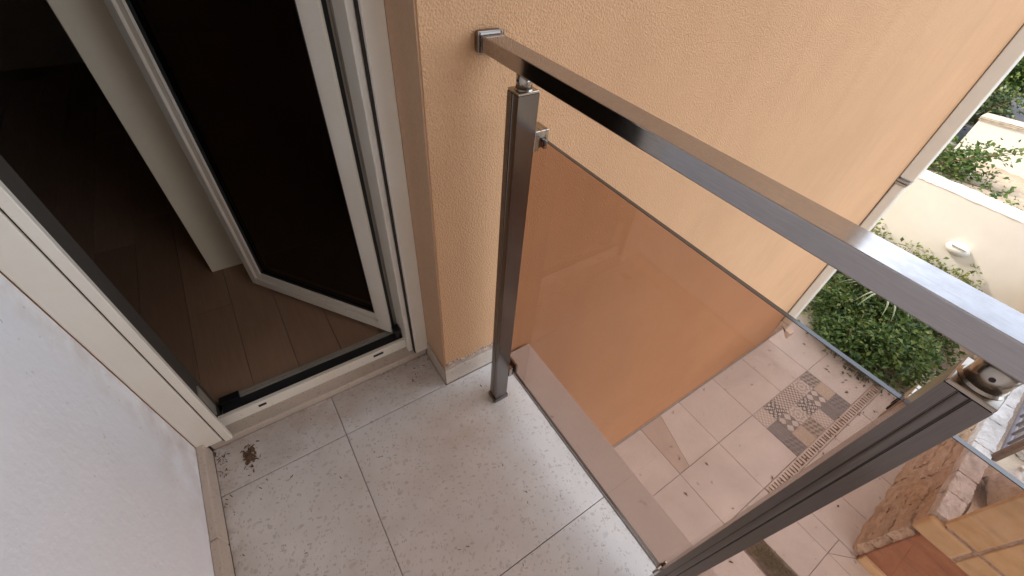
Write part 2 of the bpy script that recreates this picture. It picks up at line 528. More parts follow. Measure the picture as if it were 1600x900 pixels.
def tube_bm(bm, pts, radii, sides=6, off=(0, 0, 0)):
    off = Vector(off)
    rings = []
    pts = [Vector(p) - off for p in pts]
    for i, p in enumerate(pts):
        d = (pts[min(i + 1, len(pts) - 1)] - pts[max(i - 1, 0)]).normalized()
        up = Vector((0, 0, 1)) if abs(d.z) < 0.9 else Vector((1, 0, 0))
        u = d.cross(up).normalized(); v = d.cross(u)
        r = radii[i] if isinstance(radii, (list, tuple)) else radii
        rings.append([bm.verts.new(p + (u * math.cos(a) + v * math.sin(a)) * r) for a in [2 * math.pi * k / sides for k in range(sides)]])
    for i in range(len(rings) - 1):
        for k in range(sides):
            bm.faces.new((rings[i][k], rings[i][(k + 1) % sides], rings[i + 1][(k + 1) % sides], rings[i + 1][k]))
    bm.faces.new(rings[0][::-1]); bm.faces.new(rings[-1])
def leaves(name, P, D, N, L, Wd, mat, parent=None, kind=None):
    """folded leaves: P base points, D directions, N normals, L lengths, Wd widths (numpy)"""
    c = P.mean(0)
    D = D / np.linalg.norm(D, axis=1)[:, None]
    Sd = np.cross(D, N); Sd /= (np.linalg.norm(Sd, axis=1)[:, None] + 1e-9)
    N2 = np.cross(Sd, D)
    L = L[:, None]; Wd = Wd[:, None]
    b = P - c
    v = np.stack([b, b + D * L * .45 + Sd * Wd * .5 + N2 * Wd * .22, b + D * L - N2 * L * .12, b + D * L * .45 - Sd * Wd * .5 + N2 * Wd * .22], 1).reshape(-1, 3)
    n = len(P)
    idx = np.arange(n) * 4
    f = np.concatenate([np.stack([idx, idx + 1, idx + 2], 1), np.stack([idx, idx + 2, idx + 3], 1)], 0)
    me = bpy.data.meshes.new(name)
    me.from_pydata(v.tolist(), [], f.tolist())
    me.materials.append(mat)
    o = put(bpy.data.objects.new(name, me), c, parent)
    if kind: o['kind'] = kind
    return o
RN = np.random.default_rng(5)
def clumps(centres, per, spread, size, mat, name='foliage', parent=None, updir=0.6, kind=None):
    P, D, N = [], [], []
    for c in centres:
        c = np.array(c)
        k = per
        o = RN.normal(size=(k, 3)) * spread
        d = RN.normal(size=(k, 3)) + o / spread * 0.8
        d[:, 2] *= 0.5
        n = RN.normal(size=(k, 3)) * 0.6
        n[:, 2] += updir
        P.append(c + o); D.append(d); N.append(n)
    P = np.concatenate(P); D = np.concatenate(D); N = np.concatenate(N)
    L = size * RN.uniform(0.4, 1.5, len(P))
    return leaves(name, P, D, N, L, L * RN.uniform(0.45, 0.65, len(P)), mat, parent, kind)

WY = 0.775            # face of the orange wall
GZ = -2.547           # courtyard level
RX = 0.332            # right reveal
LX = -0.425           # white side wall face
SHX = 4.60            # outer corner of the house

# ------------------------------------------------------------------ ground, room
g = box('ground', (-150, -150, GZ - 0.6), (150, 150, GZ - 0.06), M_ASPHALT); tag(g, kind='structure')

# house wall (orange)
house = thing('house_wall', 'orange rough stucco house wall behind the balcony railing', 'wall', (1.5, WY, GZ))
D1 = WY + 0.30
boxes('wall', [((RX, WY, GZ - 0.1), (SHX, D1, 9.0)), ((-4.0, WY, GZ - 0.1), (RX, D1, -0.22)), ((-4.0, WY, 2.2), (RX, D1, 9.0)),
               ((-4.0, WY + 0.001, -0.219), (LX - 0.001, D1, 2.199))], M_STUCCO, house)
box('reveal_face', (RX - 0.004, WY + 0.004, 0.03), (RX, 0.975, 2.2), M_REVEAL, house)
boxes('house_body', [((-4.0, D1 + 0.002, 2.8), (SHX, 5.6, 9.0)), ((-4.0, D1 + 0.002, GZ - 0.1), (SHX, 5.6, -0.05)),
                     ((1.62, D1 + 0.002, -0.05), (SHX, 5.6, 2.8)), ((-4.0, 5.3, -0.05), (1.62, 5.6, 2.8)), ((-4.0, D1 + 0.002, -0.05), (-3.62, 5.3, 2.8))], M_ORANGE_PLAIN, house)
# skirting along the wall foot, with ragged mortar line above
box('skirting', (RX - 0.006, WY - 0.008, 0.001), (0.556, WY - 0.0005, 0.083), M_TERR_SKIRT, house, 0.0015, 1)
box('skirting', (RX - 0.008, WY + 0.0005, 0.001), (RX - 0.0045, 0.928, 0.083), M_TERR_SKIRT, house)
bm = bmesh.new()
xs = np.linspace(RX - 0.004, 0.556, 60)
hs = 0.112 + 0.006 * np.sin(xs * 23 + 1) + 0.004 * np.sin(xs * 71) + RN.normal(size=60) * 0.0035
prev = None
for x, h in zip(xs, hs):
    a = bm.verts.new((x, WY - 0.004, 0.0832)); b = bm.verts.new((x, WY - 0.0035, h)); c = bm.verts.new((x, WY + 0.001, h + 0.003))
    if prev:
        bm.faces.new((prev[0], a, b, prev[1])); bm.faces.new((prev[1], b, c, prev[2]))
    prev = (a, b, c)
from_bm('mortar_band', bm, M_MORTAR, (0, 0, 0), house)
box('base_cove', (0.75, WY - 0.012, GZ + 0.005), (SHX - 0.12, WY - 0.0005, GZ + 0.03), M_GROUT_LIGHT, house, 0.004, 1)

# unseen upper balcony slab, lowered and widened to darken the door side
up = thing('upper_balcony', 'unseen slab of the balcony on the floor above', 'balcony', (0.05, -0.4, 2.75))
box('slab', (-0.62, -2.6, 2.36), (0.86, WY - 0.002, 2.60), M_CREAM, up)

# white side wall
side = thing('side_wall', 'white roughcast wall closing the left side of the balcony', 'wall', (-0.5, 0, 0))
box('wall', (LX - 0.20, -2.6, -0.2), (LX, 0.913, 2.448), M_WHITE, side)
for i, (y0, y1) in enumerate(((0.625, 0.926), (0.02, 0.622), (-0.585, 0.017), (-1.19, -0.588))):
    box('skirting_tile', (LX + 0.0005, y0, 0.001), (LX + 0.020, y1, 0.074 + 0.002 * (i % 2)), M_TERR_SKIRT, side, 0.002, 1)

# added unseen wall behind the camera, keeps sky light off the door side
ew = thing('light_block_wall', 'added unseen white wall blocking sky light from behind the camera', 'wall', (0.1, -2.0, 0))
box('wall', (LX + 0.001, -2.1, -0.2), (0.74, -1.8, 2.448), M_WHITE, ew)

# balcony floor
bf = thing('balcony_floor', None, None, (0, 0, 0)); tag(bf, kind='structure')
box('slab', (-0.62, -2.6, -0.22), (0.66, WY - 0.003, -0.012), M_GROUT, bf)
box('slab', (LX, WY - 0.002, -0.22), (RX - 0.009, D1, -0.012), M_GROUT, bf)
jx = [-0.4058, -0.040, 0.560]
jy = [-1.04, -0.437, 0.166, 0.767]
for i in range(2):
    for j in range(3):
        box('tile', (jx[i] + 0.001, jy[j] + 0.001, -0.0115), (jx[i + 1] - 0.001, jy[j + 1] - 0.001, rnd.uniform(-0.0006, 0.0006)), M_TERR, bf, 0.001, 1)
box('tile', (-0.4048, 0.768, -0.0115), (-0.041, 0.929, 0.0005), M_TERR, bf, 0.001, 1)
box('tile', (-0.039, 0.768, -0.0115), (RX - 0.009, 0.929, 0.0), M_TERR, bf, 0.001, 1)
box('sill_slab', (LX + 0.022, 0.931, -0.011), (RX - 0.009, 1.045, 0.029), M_TERR_SKIRT, bf, 0.003, 2)
for y0, y1 in ((-0.42, WY - 0.009), (-1.25, -0.4215)):
    box('edge_slab', (0.5635, y0, -0.0115), (0.692, y1, 0.003), M_CAP, bf, 0.003, 2)

# room behind the door
rf = thing('room_floor', None, None, (-1, 3, 0.06)); tag(rf, kind='structure')
box('subfloor', (-3.6, 1.078, -0.04), (1.6, 5.28, 0.04), M_BLACK, rf)
x = -3.6
k = 0
while x < 1.55:
    y = 1.052 - rnd.uniform(0.0, 0.8)
    while y < 4.5:
        y2 = y + 1.2
        box('plank', (x + 0.0008, max(y, 1.052), 0.041), (x + 0.1452, min(y2 - 0.002, 4.6), 0.06 + rnd.uniform(-.0004, .0004)), M_PLANK, rf)
        y = y2
    x += 0.146
rw = boxes('room_wall', [((-3.6, 4.6, 0.06), (1.6, 4.7, 2.7)), ((-3.62, 1.08, 0.06), (-3.6, 4.6, 2.7)), ((1.6, 1.08, 0.06), (1.62, 4.6, 2.7))], M_ROOM); tag(rw, kind='structure')
rc = box('ceiling', (-3.6, 1.078, 2.7), (1.6, 4.7, 2.78), M_ROOM); tag(rc, kind='structure')
cab = thing('wardrobe_panel', 'tall cream panel standing inside the dark room beyond the open door', 'panel', (-0.2, 1.75, 0.06))
box('panel', (-0.279, 1.712, 0.0605), (0.35, 1.74, 2.5), M_CABINET, cab, 0.002, 1)
box('side', (-0.279, 1.7405, 0.0605), (-0.26, 2.3, 2.5), M_CABINET, cab)

# ------------------------------------------------------------------ balcony door
door = thing('balcony_door', 'cream framed glazed balcony door standing open into the dark room', 'door', (0, 0.975, 0.03))
fr = boxes('door_frame', [((0.262, 0.948, 0.030), (0.279, 1.045, 2.12)), ((-0.3595, 0.918, 0.032), (-0.3385, 0.936, 2.12)), ((-0.362, 0.948, 2.121), (0.279, 1.045, 2.18))], M_FRAME, door, 0.002)
box('cover_board', (0.2812, 0.917, 0.046), (0.3275, 0.975, 2.18), M_FRAME, door, 0.002, 2)
box('cover_board', (-0.424, 0.915, 0.050), (-0.3628, 0.975, 2.18), M_FRAME, door, 0.002, 2)
box('joint_strip', (0.2792, 0.93, 0.031), (0.2811, 0.97, 2.18), M_GAP, door)
box('joint_strip', (-0.3627, 0.923, 0.031), (-0.3596, 0.97, 2.18), M_GAP, door)
th = box('threshold_rail', (-0.3615, 0.975, 0.0295), (0.2785, 0.989, 0.076), M_FRAME, door, 0.002, 2)
for x0, x1, z in ((0.139, 0.176, 0.057), (-0.245, -0.222, 0.058)):
    bm = bmesh.new()
    bm_box(bm, (x0, 0.9735, z - 0.005), (x1, 0.978, z + 0.005), ((x0 + x1) / 2, 0.975, z))
    from_bm('drain_slot', bm, M_RUBBER, ((x0 + x1) / 2, 0.975, z), th)
box('threshold_channel', (-0.3425, 0.9895, 0.031), (0.2615, 1.0345, 0.062), M_BLACK, door)
boxes('inner_track', [((-0.3425, 1.035, 0.031), (0.2615, 1.039, 0.072)), ((-0.3425, 1.0392, 0.031), (0.2615, 1.045, 0.068)), ((-0.3425, 1.0452, 0.031), (0.2615, 1.0515, 0.072))], M_ALU, door)
box('track_brush', (-0.342, 1.027, 0.070), (-0.285, 1.050, 0.082), M_DARKHW, door)
box('corner_block', (0.236, 0.995, 0.056), (0.261, 1.03, 0.115), M_DARKHW, door, 0.003, 1)
# left jamb keeps dark lock plates near the foot
box('side_rebate', (-0.3625, 0.9705, 0.03), (-0.355, 1.0515, 2.12), M_BRONZE, door)
box('lock_plate', (-0.3548, 0.985, 0.09), (-0.351, 1.02, 0.21), M_ALU, door)
# jamb rebates beside the hinge
box('jamb_rebate', (0.2605, 1.0455, 0.03), (0.300, 1.075, 2.12), M_ALU, door)
# leaf: local frame u (along the leaf from the hinge), n (into the room)
A = Vector((0.225, 1.053, 0))
U = Vector((-0.591, 0.806, 0)).normalized()
Nn = Vector((0.806, 0.591, 0)).normalized()
LM = Matrix(((U.x, Nn.x, 0), (U.y, Nn.y, 0), (0, 0, 1)))
def leaf_boxes(name, lst, mat, parent, bev=0.0):
    bm = bmesh.new()
    for lo, hi in lst:
        b2 = bmesh.new()
        bm_box(b2, lo, hi)
        if bev:
            bmesh.ops.bevel(b2, geom=b2.edges[:], offset=bev, segments=2, affect='EDGES')
        for v in b2.verts:
            v.co = LM @ v.co
        me = bpy.data.meshes.new('tmp'); b2.to_mesh(me); b2.free()
        bm.from_mesh(me); bpy.data.meshes.remove(me)
    bmesh.ops.recalc_face_normals(bm, faces=bm.faces[:])
    return from_bm(name, bm, mat, A, parent)
ZT = 2.08
leaf = leaf_boxes('door_leaf', [((-0.018, 0, 0.086), (0.043, 0.050, ZT)), ((0.566, 0, 0.086), (0.612, 0.050, ZT)),
                                ((0.0432, 0.0003, 0.0862), (0.5658, 0.0497, 0.142)), ((0.0432, 0.0003, ZT - 0.062), (0.5658, 0.0497, ZT - 0.0002))], M_FRAME, door, 0.0025)
leaf_boxes('overlap_lip', [((-0.026, -0.010, 0.078), (0.026, -0.0005, ZT + 0.006)), ((0.588, -0.010, 0.078), (0.620, -0.0005, ZT + 0.006)),
                           ((0.0262, -0.0097, 0.0782), (0.5878, -0.0007, 0.118))], M_FRAME, leaf, 0.002)
leaf_boxes('glazing_gasket', [((0.0433, 0.006, 0.1423), (0.0503, 0.03, ZT - 0.063)), ((0.5587, 0.006, 0.1423), (0.5657, 0.03, ZT - 0.063)), ((0.0505, 0.006, 0.1423), (0.5585, 0.03, 0.1483))], M_BLACK, leaf)
leaf_boxes('spacer_bar', [((0.0506, 0.0185, 0.1485), (0.0526, 0.024, ZT - 0.063)), ((0.5566, 0.0185, 0.1485), (0.5584, 0.024, ZT - 0.063)), ((0.0528, 0.0185, 0.1485), (0.5564, 0.024, 0.1505))], M_ALU, leaf)
leaf_boxes('pane', [((0.0507, 0.012, 0.1487), (0.5583, 0.018, ZT - 0.063))], M_DOORGLASS, leaf)
leaf_boxes('edge_gasket', [((-0.024, 0.0005, 0.090), (-0.0185, 0.015, ZT))], M_BLACK, leaf)
leaf_boxes('edge_profile', [((-0.024, 0.0155, 0.090), (-0.0185, 0.022, ZT)), ((-0.021, 0.0222, 0.090), (-0.0185, 0.026, ZT)), ((-0.024, 0.0262, 0.090), (-0.0185, 0.030, ZT)),
                            ((-0.020, 0.0302, 0.090), (-0.0185, 0.043, ZT)), ((-0.026, 0.0432, 0.090), (-0.0185, 0.0495, ZT))], M_ALU, leaf)
leaf_boxes('lock_strip', [((-0.0235, 0.031, 0.93), (-0.0203, 0.039, 1.035)), ((-0.0235, 0.031, 1.045), (-0.0203, 0.039, 1.09)), ((-0.0235, 0.031, 1.10), (-0.0203, 0.041, 1.9))], M_DARKHW, leaf)

# ------------------------------------------------------------------ railing
rail = thing('balcony_railing', 'bronze metal balcony railing with square posts and tinted glass panels', 'railing', (0.465, 0.1, 0))
hr = box('handrail', (0.4445, -1.79, 1.0995), (0.4885, 0.754, 1.1275), M_RAIL, rail, 0.0018, 2)
sl = box('wall_sleeve', (0.440, 0.756, 1.094), (0.4945, WY - 0.0005, 1.1325), M_POST, hr, 0.006, 3)
M_TRIM = metal('trim_metal', (0.42, 0.37, 0.33), 0.35)
boxes('sleeve_trim', [((0.4388, 0.7535, 1.0932), (0.4402, 0.7558, 1.1335)), ((0.4944, 0.7535, 1.0932), (0.4956, 0.7558, 1.1335)), ((0.4403, 0.7535, 1.1322), (0.4943, 0.7558, 1.1335)), ((0.4403, 0.7535, 1.0932), (0.4943, 0.7558, 1.0942))], M_TRIM, hr)
PX0, PX1 = 0.441, 0.487
PD = 0.037
def post_profile():
    # section seen from above: grooves with a half-round ridge on the two faces square to the wall
    pts = []
    def face(xf, s, ys):
        g0, g1 = 0.30 * PD, 0.60 * PD
        out = [(xf, 0.0), (xf, g0 - 0.0006), (xf + s * 0.0012, g0)]
        for i in range(11):
            a = math.pi * i / 10
            out.append((xf + s * (0.0012 - 0.0024 * math.sin(a)), g0 + 0.0004 + (g1 - g0 - 0.0016) * (1 - math.cos(a)) / 2))
        out += [(xf + s * 0.004, g1 - 0.001), (xf + s * 0.004, g1 - 0.0002), (xf, g1), (xf, PD)]
        return out
    left = face(-0.023, 1, 0)
    right = face(0.023, -1, 0)
    # y measured from the +y edge downwards; walk left face from +y to -y then right face back: counter-clockwise
    return [(x, PD / 2 - y) for x, y in left] + [(x, PD / 2 - y) for x, y in right[::-1]]
PCX = (PX0 + PX1) / 2
def make_post(yc, first=None):
    if first is None:
        prof = post_profile()
        p = prism('post', [(PCX + a, yc + b) for a, b in prof], 0.0, 1.066, M_POST, rail)
        # prism centre is its centroid: keep that origin
        box('top_plate', (PX0 + 0.0003, yc - PD / 2 + 0.0003, 1.0662), (PX1 - 0.0003, yc + PD / 2 - 0.0003, 1.071), M_STEEL, p, 0.0008, 1)
        foot = boxes('foot_collar', [((PX0 - 0.004, yc - PD / 2 - 0.004, 0.0012), (PX1 + 0.004, yc - PD / 2 - 0.0003, 0.020)), ((PX0 - 0.004, yc + PD / 2 + 0.0003, 0.0012), (PX1 + 0.004, yc + PD / 2 + 0.004, 0.020)),
                              ((PX0 - 0.004, yc - PD / 2 - 0.0002, 0.0012), (PX0 - 0.0003, yc + PD / 2 + 0.0002, 0.020)), ((PX1 + 0.0003, yc - PD / 2 - 0.0002, 0.0012), (PX1 + 0.004, yc + PD / 2 + 0.0002, 0.020))], M_POST, p)
        bm = bmesh.new()
        r = bmesh.ops.create_cone(bm, cap_ends=True, segments=40, radius1=0.0150, radius2=0.0150, depth=0.0284)
        sp = from_bm('spigot', bm, M_STEEL, (PCX, yc, 1.071 + 0.0142), p)
        for f in sp.data.polygons: f.use_smooth = abs(f.normal.z) < 0.5
        bm = bmesh.new()
        bmesh.ops.create_cone(bm, cap_ends=True, segments=40, radius1=0.0178, radius2=0.0160, depth=0.0024)
        sr = from_bm('spigot_ring', bm, M_STEEL, (PCX, yc, 1.0726), p)
        bm = bmesh.new()
        bmesh.ops.create_cone(bm, cap_ends=True, segments=12, radius1=0.0022, radius2=0.0022, depth=0.002, matrix=Matrix.Rotation(math.radians(90), 4, 'Y'))
        from_bm('screw_hole', bm, M_RUBBER, (PCX - 0.0150, yc, 1.087), p)
        return p
    dy = yc - first[1]
    src = first[0]
    p = src.copy(); COL.objects.link(p); p.location.y += dy
    for ch in src.children:
        c = ch.copy(); COL.objects.link(c); c.parent = p
    return p
YP1, YP2 = 0.6335, -0.0705
post1 = make_post(YP1)
post2 = make_post(YP2, (post1, YP1))
post3 = make_post(-1.0, (post1, YP1))
GX = 0.507
def glass_panel(y0, y1):
    bm = bmesh.new()
    c = Vector((GX, (y0 + y1) / 2, 0.563))
    bm_box(bm, (GX - 0.004, y0, 0.149), (GX + 0.004, y1, 0.977), c)
    bm.normal_update()
    for f in bm.faces:
        f.material_index = 0 if abs(f.normal.x) > 0.5 else 1
    bmesh.ops.bevel(bm, geom=bm.edges[:], offset=0.0007, segments=1, affect='EDGES', material=1)
    return from_bm('glass_panel', bm, [M_GLASS, M_GLASS_EDGE], c, rail)
glass_panel(-0.060, 0.655)
glass_panel(-0.955, -0.082)
def clamp(ya, yb, zc, top):
    """glass clamp on the outer face of a post: steel body with black rubber jaws round the pane corner"""
    zl, zh = (zc - 0.022, zc + 0.020) if top else (zc - 0.020, zc + 0.022)
    c = boxes('glass_clamp', [((PX1 + 0.0004, ya, zl), (GX - 0.0063, yb, zh)), ((GX + 0.0063, ya, zl), (GX + 0.014, yb, zh)),
                              ((GX - 0.0062, ya, zc + 0.004 if top else zl), (GX + 0.0062, yb, zh if top else zc - 0.004))], M_STEEL, rail, 0.001)
    for yy in (ya, yb):
        boxes('rubber_jaw', [((GX - 0.0082, yy - 0.0012, zl + 0.008), (GX - 0.0042, yy + 0.0012, zc + 0.003)), ((GX + 0.0042, yy - 0.0012, zl + 0.008), (GX + 0.0082, yy + 0.0012, zc + 0.003))], M_RUBBER, c)
    return c
for yc in (YP1, YP2):
    clamp(yc - 0.019, yc + 0.019, 0.973, True)
    clamp(yc - 0.022, yc + 0.022, 0.152, False)

# ------------------------------------------------------------------ debris on the balcony floor
bm = bmesh.new()
for i in range(170):
    a = rnd.uniform(0, 6.28); r = abs(rnd.gauss(0, 0.017))
    s = rnd.uniform(0.001, 0.0042)
    c = Vector((-0.315 + r * math.cos(a) * 0.7 + 0.3 * r * math.sin(a), 0.848 + r * math.sin(a) * 1.3, 0.001 + rnd.uniform(0, 0.007) * max(0, 1 - r / 0.03)))
    R = Matrix.Rotation(rnd.uniform(0, 6.28), 3, 'Z') @ Matrix.Rotation(rnd.uniform(-1, 1), 3, 'X')
    q = [c + R @ Vector(v) for v in ((-s * 1.8, -s * .5, 0), (s * 1.8, -s * .5, 0), (s * 1.6, s * .5, s * .3), (-s * 1.6, s * .6, s * .4))]
    vs = [bm.verts.new(v) for v in q]
    t = bm.verts.new(c + R @ Vector((0, 0, s * 1.2)))
    bm.faces.new(vs[::-1])
    for k in range(4):
        bm.faces.new((vs[k], vs[(k + 1) % 4], t))
o = from_bm('debris_pile', bm, M_DEBRIS, (0, 0, 0)); tag(o, 'small brown heap of dry dirt and leaf crumbs on the terrazzo', 'debris', kind='stuff')
bm = bmesh.new()
for (X, Y, n, sg) in ((-0.385, 0.885, 26, 0.010), (-0.385, 0.84, 16, 0.008), (0.02, 0.66, 6, 0.02), (0.306, 0.337, 3, 0.008), (-0.42, 0.91, 10, 0.004), (0.0, 0.5, 30, 0.3), (0.25, 0.88, 20, 0.04), (-0.36, 0.72, 10, 0.03), (0.1, 0.22, 14, 0.22)):
    for i in range(n):
        c = Vector((max(-0.40, min(0.43, X + rnd.gauss(0, sg))), min(0.925, Y + rnd.gauss(0, sg)), 0.0014))
        s = rnd.uniform(0.0006, 0.002)
        R = Matrix.Rotation(rnd.uniform(0, 6.28), 3, 'Z')
        vs = [bm.verts.new(c + R @ Vector(v)) for v in ((-s * 3, -s * .5, 0), (s * 2.5, -s * .4, 0), (s * 3, s * .5, s), (-s * 2, s * .7, s * 1.2))]
        bm.faces.new(vs)
o = from_bm('floor_litter', bm, M_DEBRIS, (0, 0, 0)); tag(o, 'scattered dark crumbs of dirt across the balcony floor', 'debris', kind='stuff')

# ------------------------------------------------------------------ courtyard below
cy_ = thing('courtyard_floor', None, None, (3, 0, GZ)); tag(cy_, kind='structure')
box('bed', (0.3, -5.0, GZ - 0.058), (5.25, WY - 0.001, GZ - 0.012), M_GROUT, cy_)
xj = [0.63, 1.205, 1.78, 2.355, 2.93, 3.495, 4.028, 4.562, 5.20]
rows = [(0.245, WY - 0.013), (-0.265, 0.245), (-0.875, -0.362), (-1.41, -0.875), (-1.95, -1.41), (-2.5, -1.95)]
gp = 0.0022
for j, (y0, y1) in enumerate(rows):
    for i in range(len(xj) - 1):
        x0, x1 = xj[i], xj[i + 1]
        zt = GZ + rnd.uniform(-0.001, 0.001)
        if j == 1 and 5 <= i <= 6:
            continue                                   # patterned tiles lie here
        if j >= 3 and x0 > 3.0: continue
        if j == 2 and x0 > 3.0: y0 = -1.03
        if j == 0 and i == 3:                           # cut tile: darker wedge beside the joint
            prism('tile', [(x0 + gp, y0 + gp), (2.485, y0 + gp), (2.645, y1 - gp), (x0 + gp, y1 - gp)], GZ - 0.011, zt, M_TILE_DARK, cy_)['label'] = 'darker wedge shaped cut tile'
            prism('tile', [(2.489, y0 + gp), (x1 - gp, y0 + gp), (x1 - gp, y1 - gp), (2.649, y1 - gp)], GZ - 0.011, zt, M_TILE, cy_)
            continue
        if i == 3 and j >= 2:                           # beside the soil strip
            prism('tile', [(2.56, y0 + gp), (x1 - gp, y0 + gp), (x1 - gp, y1 - gp), (2.535, y1 - gp)] if y1 > -0.5 else [(2.57, y0 + gp), (x1 - gp, y0 + gp), (x1 - gp, y1 - gp), (2.56, y1 - gp)], GZ - 0.011, zt, M_TILE, cy_)
            continue
        if i == 2 and j >= 2:
            x1 = 2.325
        if i == 4 and j == 2:
            x1 = 3.115
            box('tile', (3.119, -1.028, GZ - 0.011), (3.495 - gp, y1 - gp, zt), M_TILE, cy_, 0.0015, 1)
        if i == 4 and j == 3:                           # small triangle cut at the foot of the red pier
            prism('tile', [(x0 + gp, y1 - gp), (3.11, -1.04), (3.11, y1 - gp)], GZ - 0.011, zt, M_TILE, cy_)
            prism('tile', [(x0 + gp, y0 + gp), (3.11, y0 + gp), (3.11, -1.046), (x0 + gp, y1 - gp - 0.006)], GZ - 0.011, zt, M_TILE, cy_)
            continue
        if i == 4 and j > 3:
            x1 = 3.11
        box('tile', (x0 + gp, y0 + gp, GZ - 0.011), (x1 - gp, y1 - gp, zt), M_TILE, cy_, 0.0015, 1)
# tiles beside the drain ends
box('tile', (0.63, -0.36, GZ - 0.011), (2.93, -0.267, GZ), M_TILE, cy_, 0.0015, 1)

# patterned tiles 6 x 3
def pattern(name, kind, dark, light, k=1.0):
    t = NT(name)
    t.set(Roughness=0.5)
    p = t.objc()
    sx = t.n('ShaderNodeSeparateXYZ')
    t.l(p, sx.inputs[0])
    X, Y = sx.outputs['X'], sx.outputs['Y']
    wear = t.noise(t.pos(), 14, 5)
    def sn(a, fq): return t.math('SINE', t.math('MULTIPLY', a, fq))
    def cs(a, fq): return t.math('COSINE', t.math('MULTIPLY', a, fq))
    if kind == 'plain':
        f = t.mr(t.noise(t.pos(), 22, 5), 0.3, 0.7)
    elif kind == 'dots':
        f = t.mr(t.math('MULTIPLY', cs(X, 2 * math.pi / 0.045), cs(Y, 2 * math.pi / 0.045)), -0.15, 0.15)
    elif kind == 'geometric':
        a = t.math('ABSOLUTE', t.math('ADD', cs(X, 2 * math.pi / 0.06), cs(Y, 2 * math.pi / 0.06)))
        b = t.math('ABSOLUTE', t.math('SUBTRACT', cs(X, 2 * math.pi / 0.09), cs(Y, 2 * math.pi / 0.045)))
        f = t.math('MAXIMUM', t.mr(a, 0.45, 0.6, 1, 0), t.mr(b, 0.3, 0.45, 1, 0))
    elif kind == 'circles':
        q = t.math('ADD', t.math('ADD', cs(X, 2 * math.pi / 0.09), cs(Y, 2 * math.pi / 0.09)), 0.0)
        f = t.mr(q, -0.25, 0.0)
    elif kind == 'mandala':
        ln = t.n('ShaderNodeVectorMath', operation='LENGTH'); t.l(p, ln.inputs[0])
        an = t.math('ARCTAN2', Y, X)
        w = t.math('ADD', t.math('MULTIPLY', ln.outputs['Value'], 150), t.math('MULTIPLY', cs(an, 8), 1.2))
        f = t.mr(t.math('SINE', w), -0.1, 0.4)
    elif kind == 'speckle':
        f = t.mr(t.noise(t.pos(), 120, 3), 0.5, 0.6)
    else:  # leaf
        a = t.math('MULTIPLY', sn(t.math('ADD', X, Y), 80), sn(t.math('SUBTRACT', X, Y), 48))
        f = t.mr(t.math('ADD', a, t.mr(t.noise(t.pos(), 60, 3), 0, 1, -0.4, 0.4)), -0.1, 0.25)
    c = t.mix(f, light, dark)
    c = t.mix(t.mr(wear, 0.4, 0.75, 0, 0.5), c, tuple((a + b) / 2 for a, b in zip(dark, light)))
    t.color(c)
    return t.m
GR, LG, BE, DK = (0.21, 0.205, 0.21), (0.64, 0.62, 0.58), (0.50, 0.38, 0.27), (0.09, 0.085, 0.088)
PM = {'pale': pattern('pattern_pale', 'dots', (0.44, 0.39, 0.34), LG), 'geo': pattern('pattern_geometric', 'geometric', DK, LG), 'dots': pattern('pattern_dots', 'dots', (0.24, 0.2, 0.18), LG),
      'mand': pattern('pattern_mandala', 'mandala', (0.38, 0.34, 0.31), LG), 'flower': pattern('pattern_flower', 'leaf', (0.16, 0.14, 0.13), (0.40, 0.36, 0.33)),
      'grey': pattern('pattern_grey', 'plain', (0.19, 0.185, 0.19), (0.27, 0.26, 0.255)), 'circ': pattern('pattern_circles', 'circles', (0.2, 0.18, 0.175), LG),
      'beige': pattern('pattern_beige', 'speckle', (0.60, 0.53, 0.44), (0.47, 0.39, 0.31)), 'dark': pattern('pattern_dark', 'leaf', (0.15, 0.14, 0.145), (0.27, 0.25, 0.245)),
      'leaf': pattern('pattern_leaf', 'leaf', (0.19, 0.165, 0.14), (0.44, 0.39, 0.33))}
DESC = {'pale': 'pale dotted patterned tile', 'geo': 'dark geometric patterned tile', 'dots': 'pale tile with dark dots', 'mand': 'pale mandala patterned tile', 'flower': 'dark flower patterned tile',
        'grey': 'plain grey tile', 'circ': 'tile with large dark circles', 'beige': 'beige speckled tile', 'dark': 'dark grey patterned tile', 'leaf': 'grey leaf patterned tile'}
GRID = [['pale', 'geo', 'dots', 'dots', 'mand', 'flower'], ['grey', 'circ', 'mand', 'geo', 'circ', 'beige'], ['dark', 'beige', 'leaf', 'pale', 'grey', 'dark']]
pw = (4.562 - 3.495) / 6; ph = 0.510 / 3
for r in range(3):
    for c in range(6):
        x0 = 3.495 + c * pw; y1 = 0.245 - r * ph
        o = box('patterned_tile', (x0 + 0.001, y1 - ph + 0.001, GZ - 0.011), (x0 + pw - 0.001, y1 - 0.001, GZ + rnd.uniform(0.0005, 0.0015)), PM[GRID[r][c]], cy_)
        o['label'] = DESC[GRID[r][c]]

# slot drain
dr = thing('drain_channel', 'slotted metal drain running past the patterned tiles', 'drain', (4.0, -0.313, GZ))
box('channel', (2.94, -0.358, GZ - 0.05), (5.15, -0.269, GZ - 0.03), M_BLACK, dr)
boxes('edge_bar', [((2.94, -0.284, GZ - 0.029), (5.15, -0.269, GZ + 0.003)), ((2.94, -0.358, GZ - 0.029), (5.15, -0.343, GZ + 0.003))], M_DRAIN, dr)
n = 52
o = boxes('slat', [((2.945 + i * 2.2 / n, -0.3428, GZ - 0.02), (2.945 + i * 2.2 / n + 0.025, -0.2842, GZ + 0.002)) for i in range(n)], M_DRAIN, dr); o['kind'] = 'stuff'

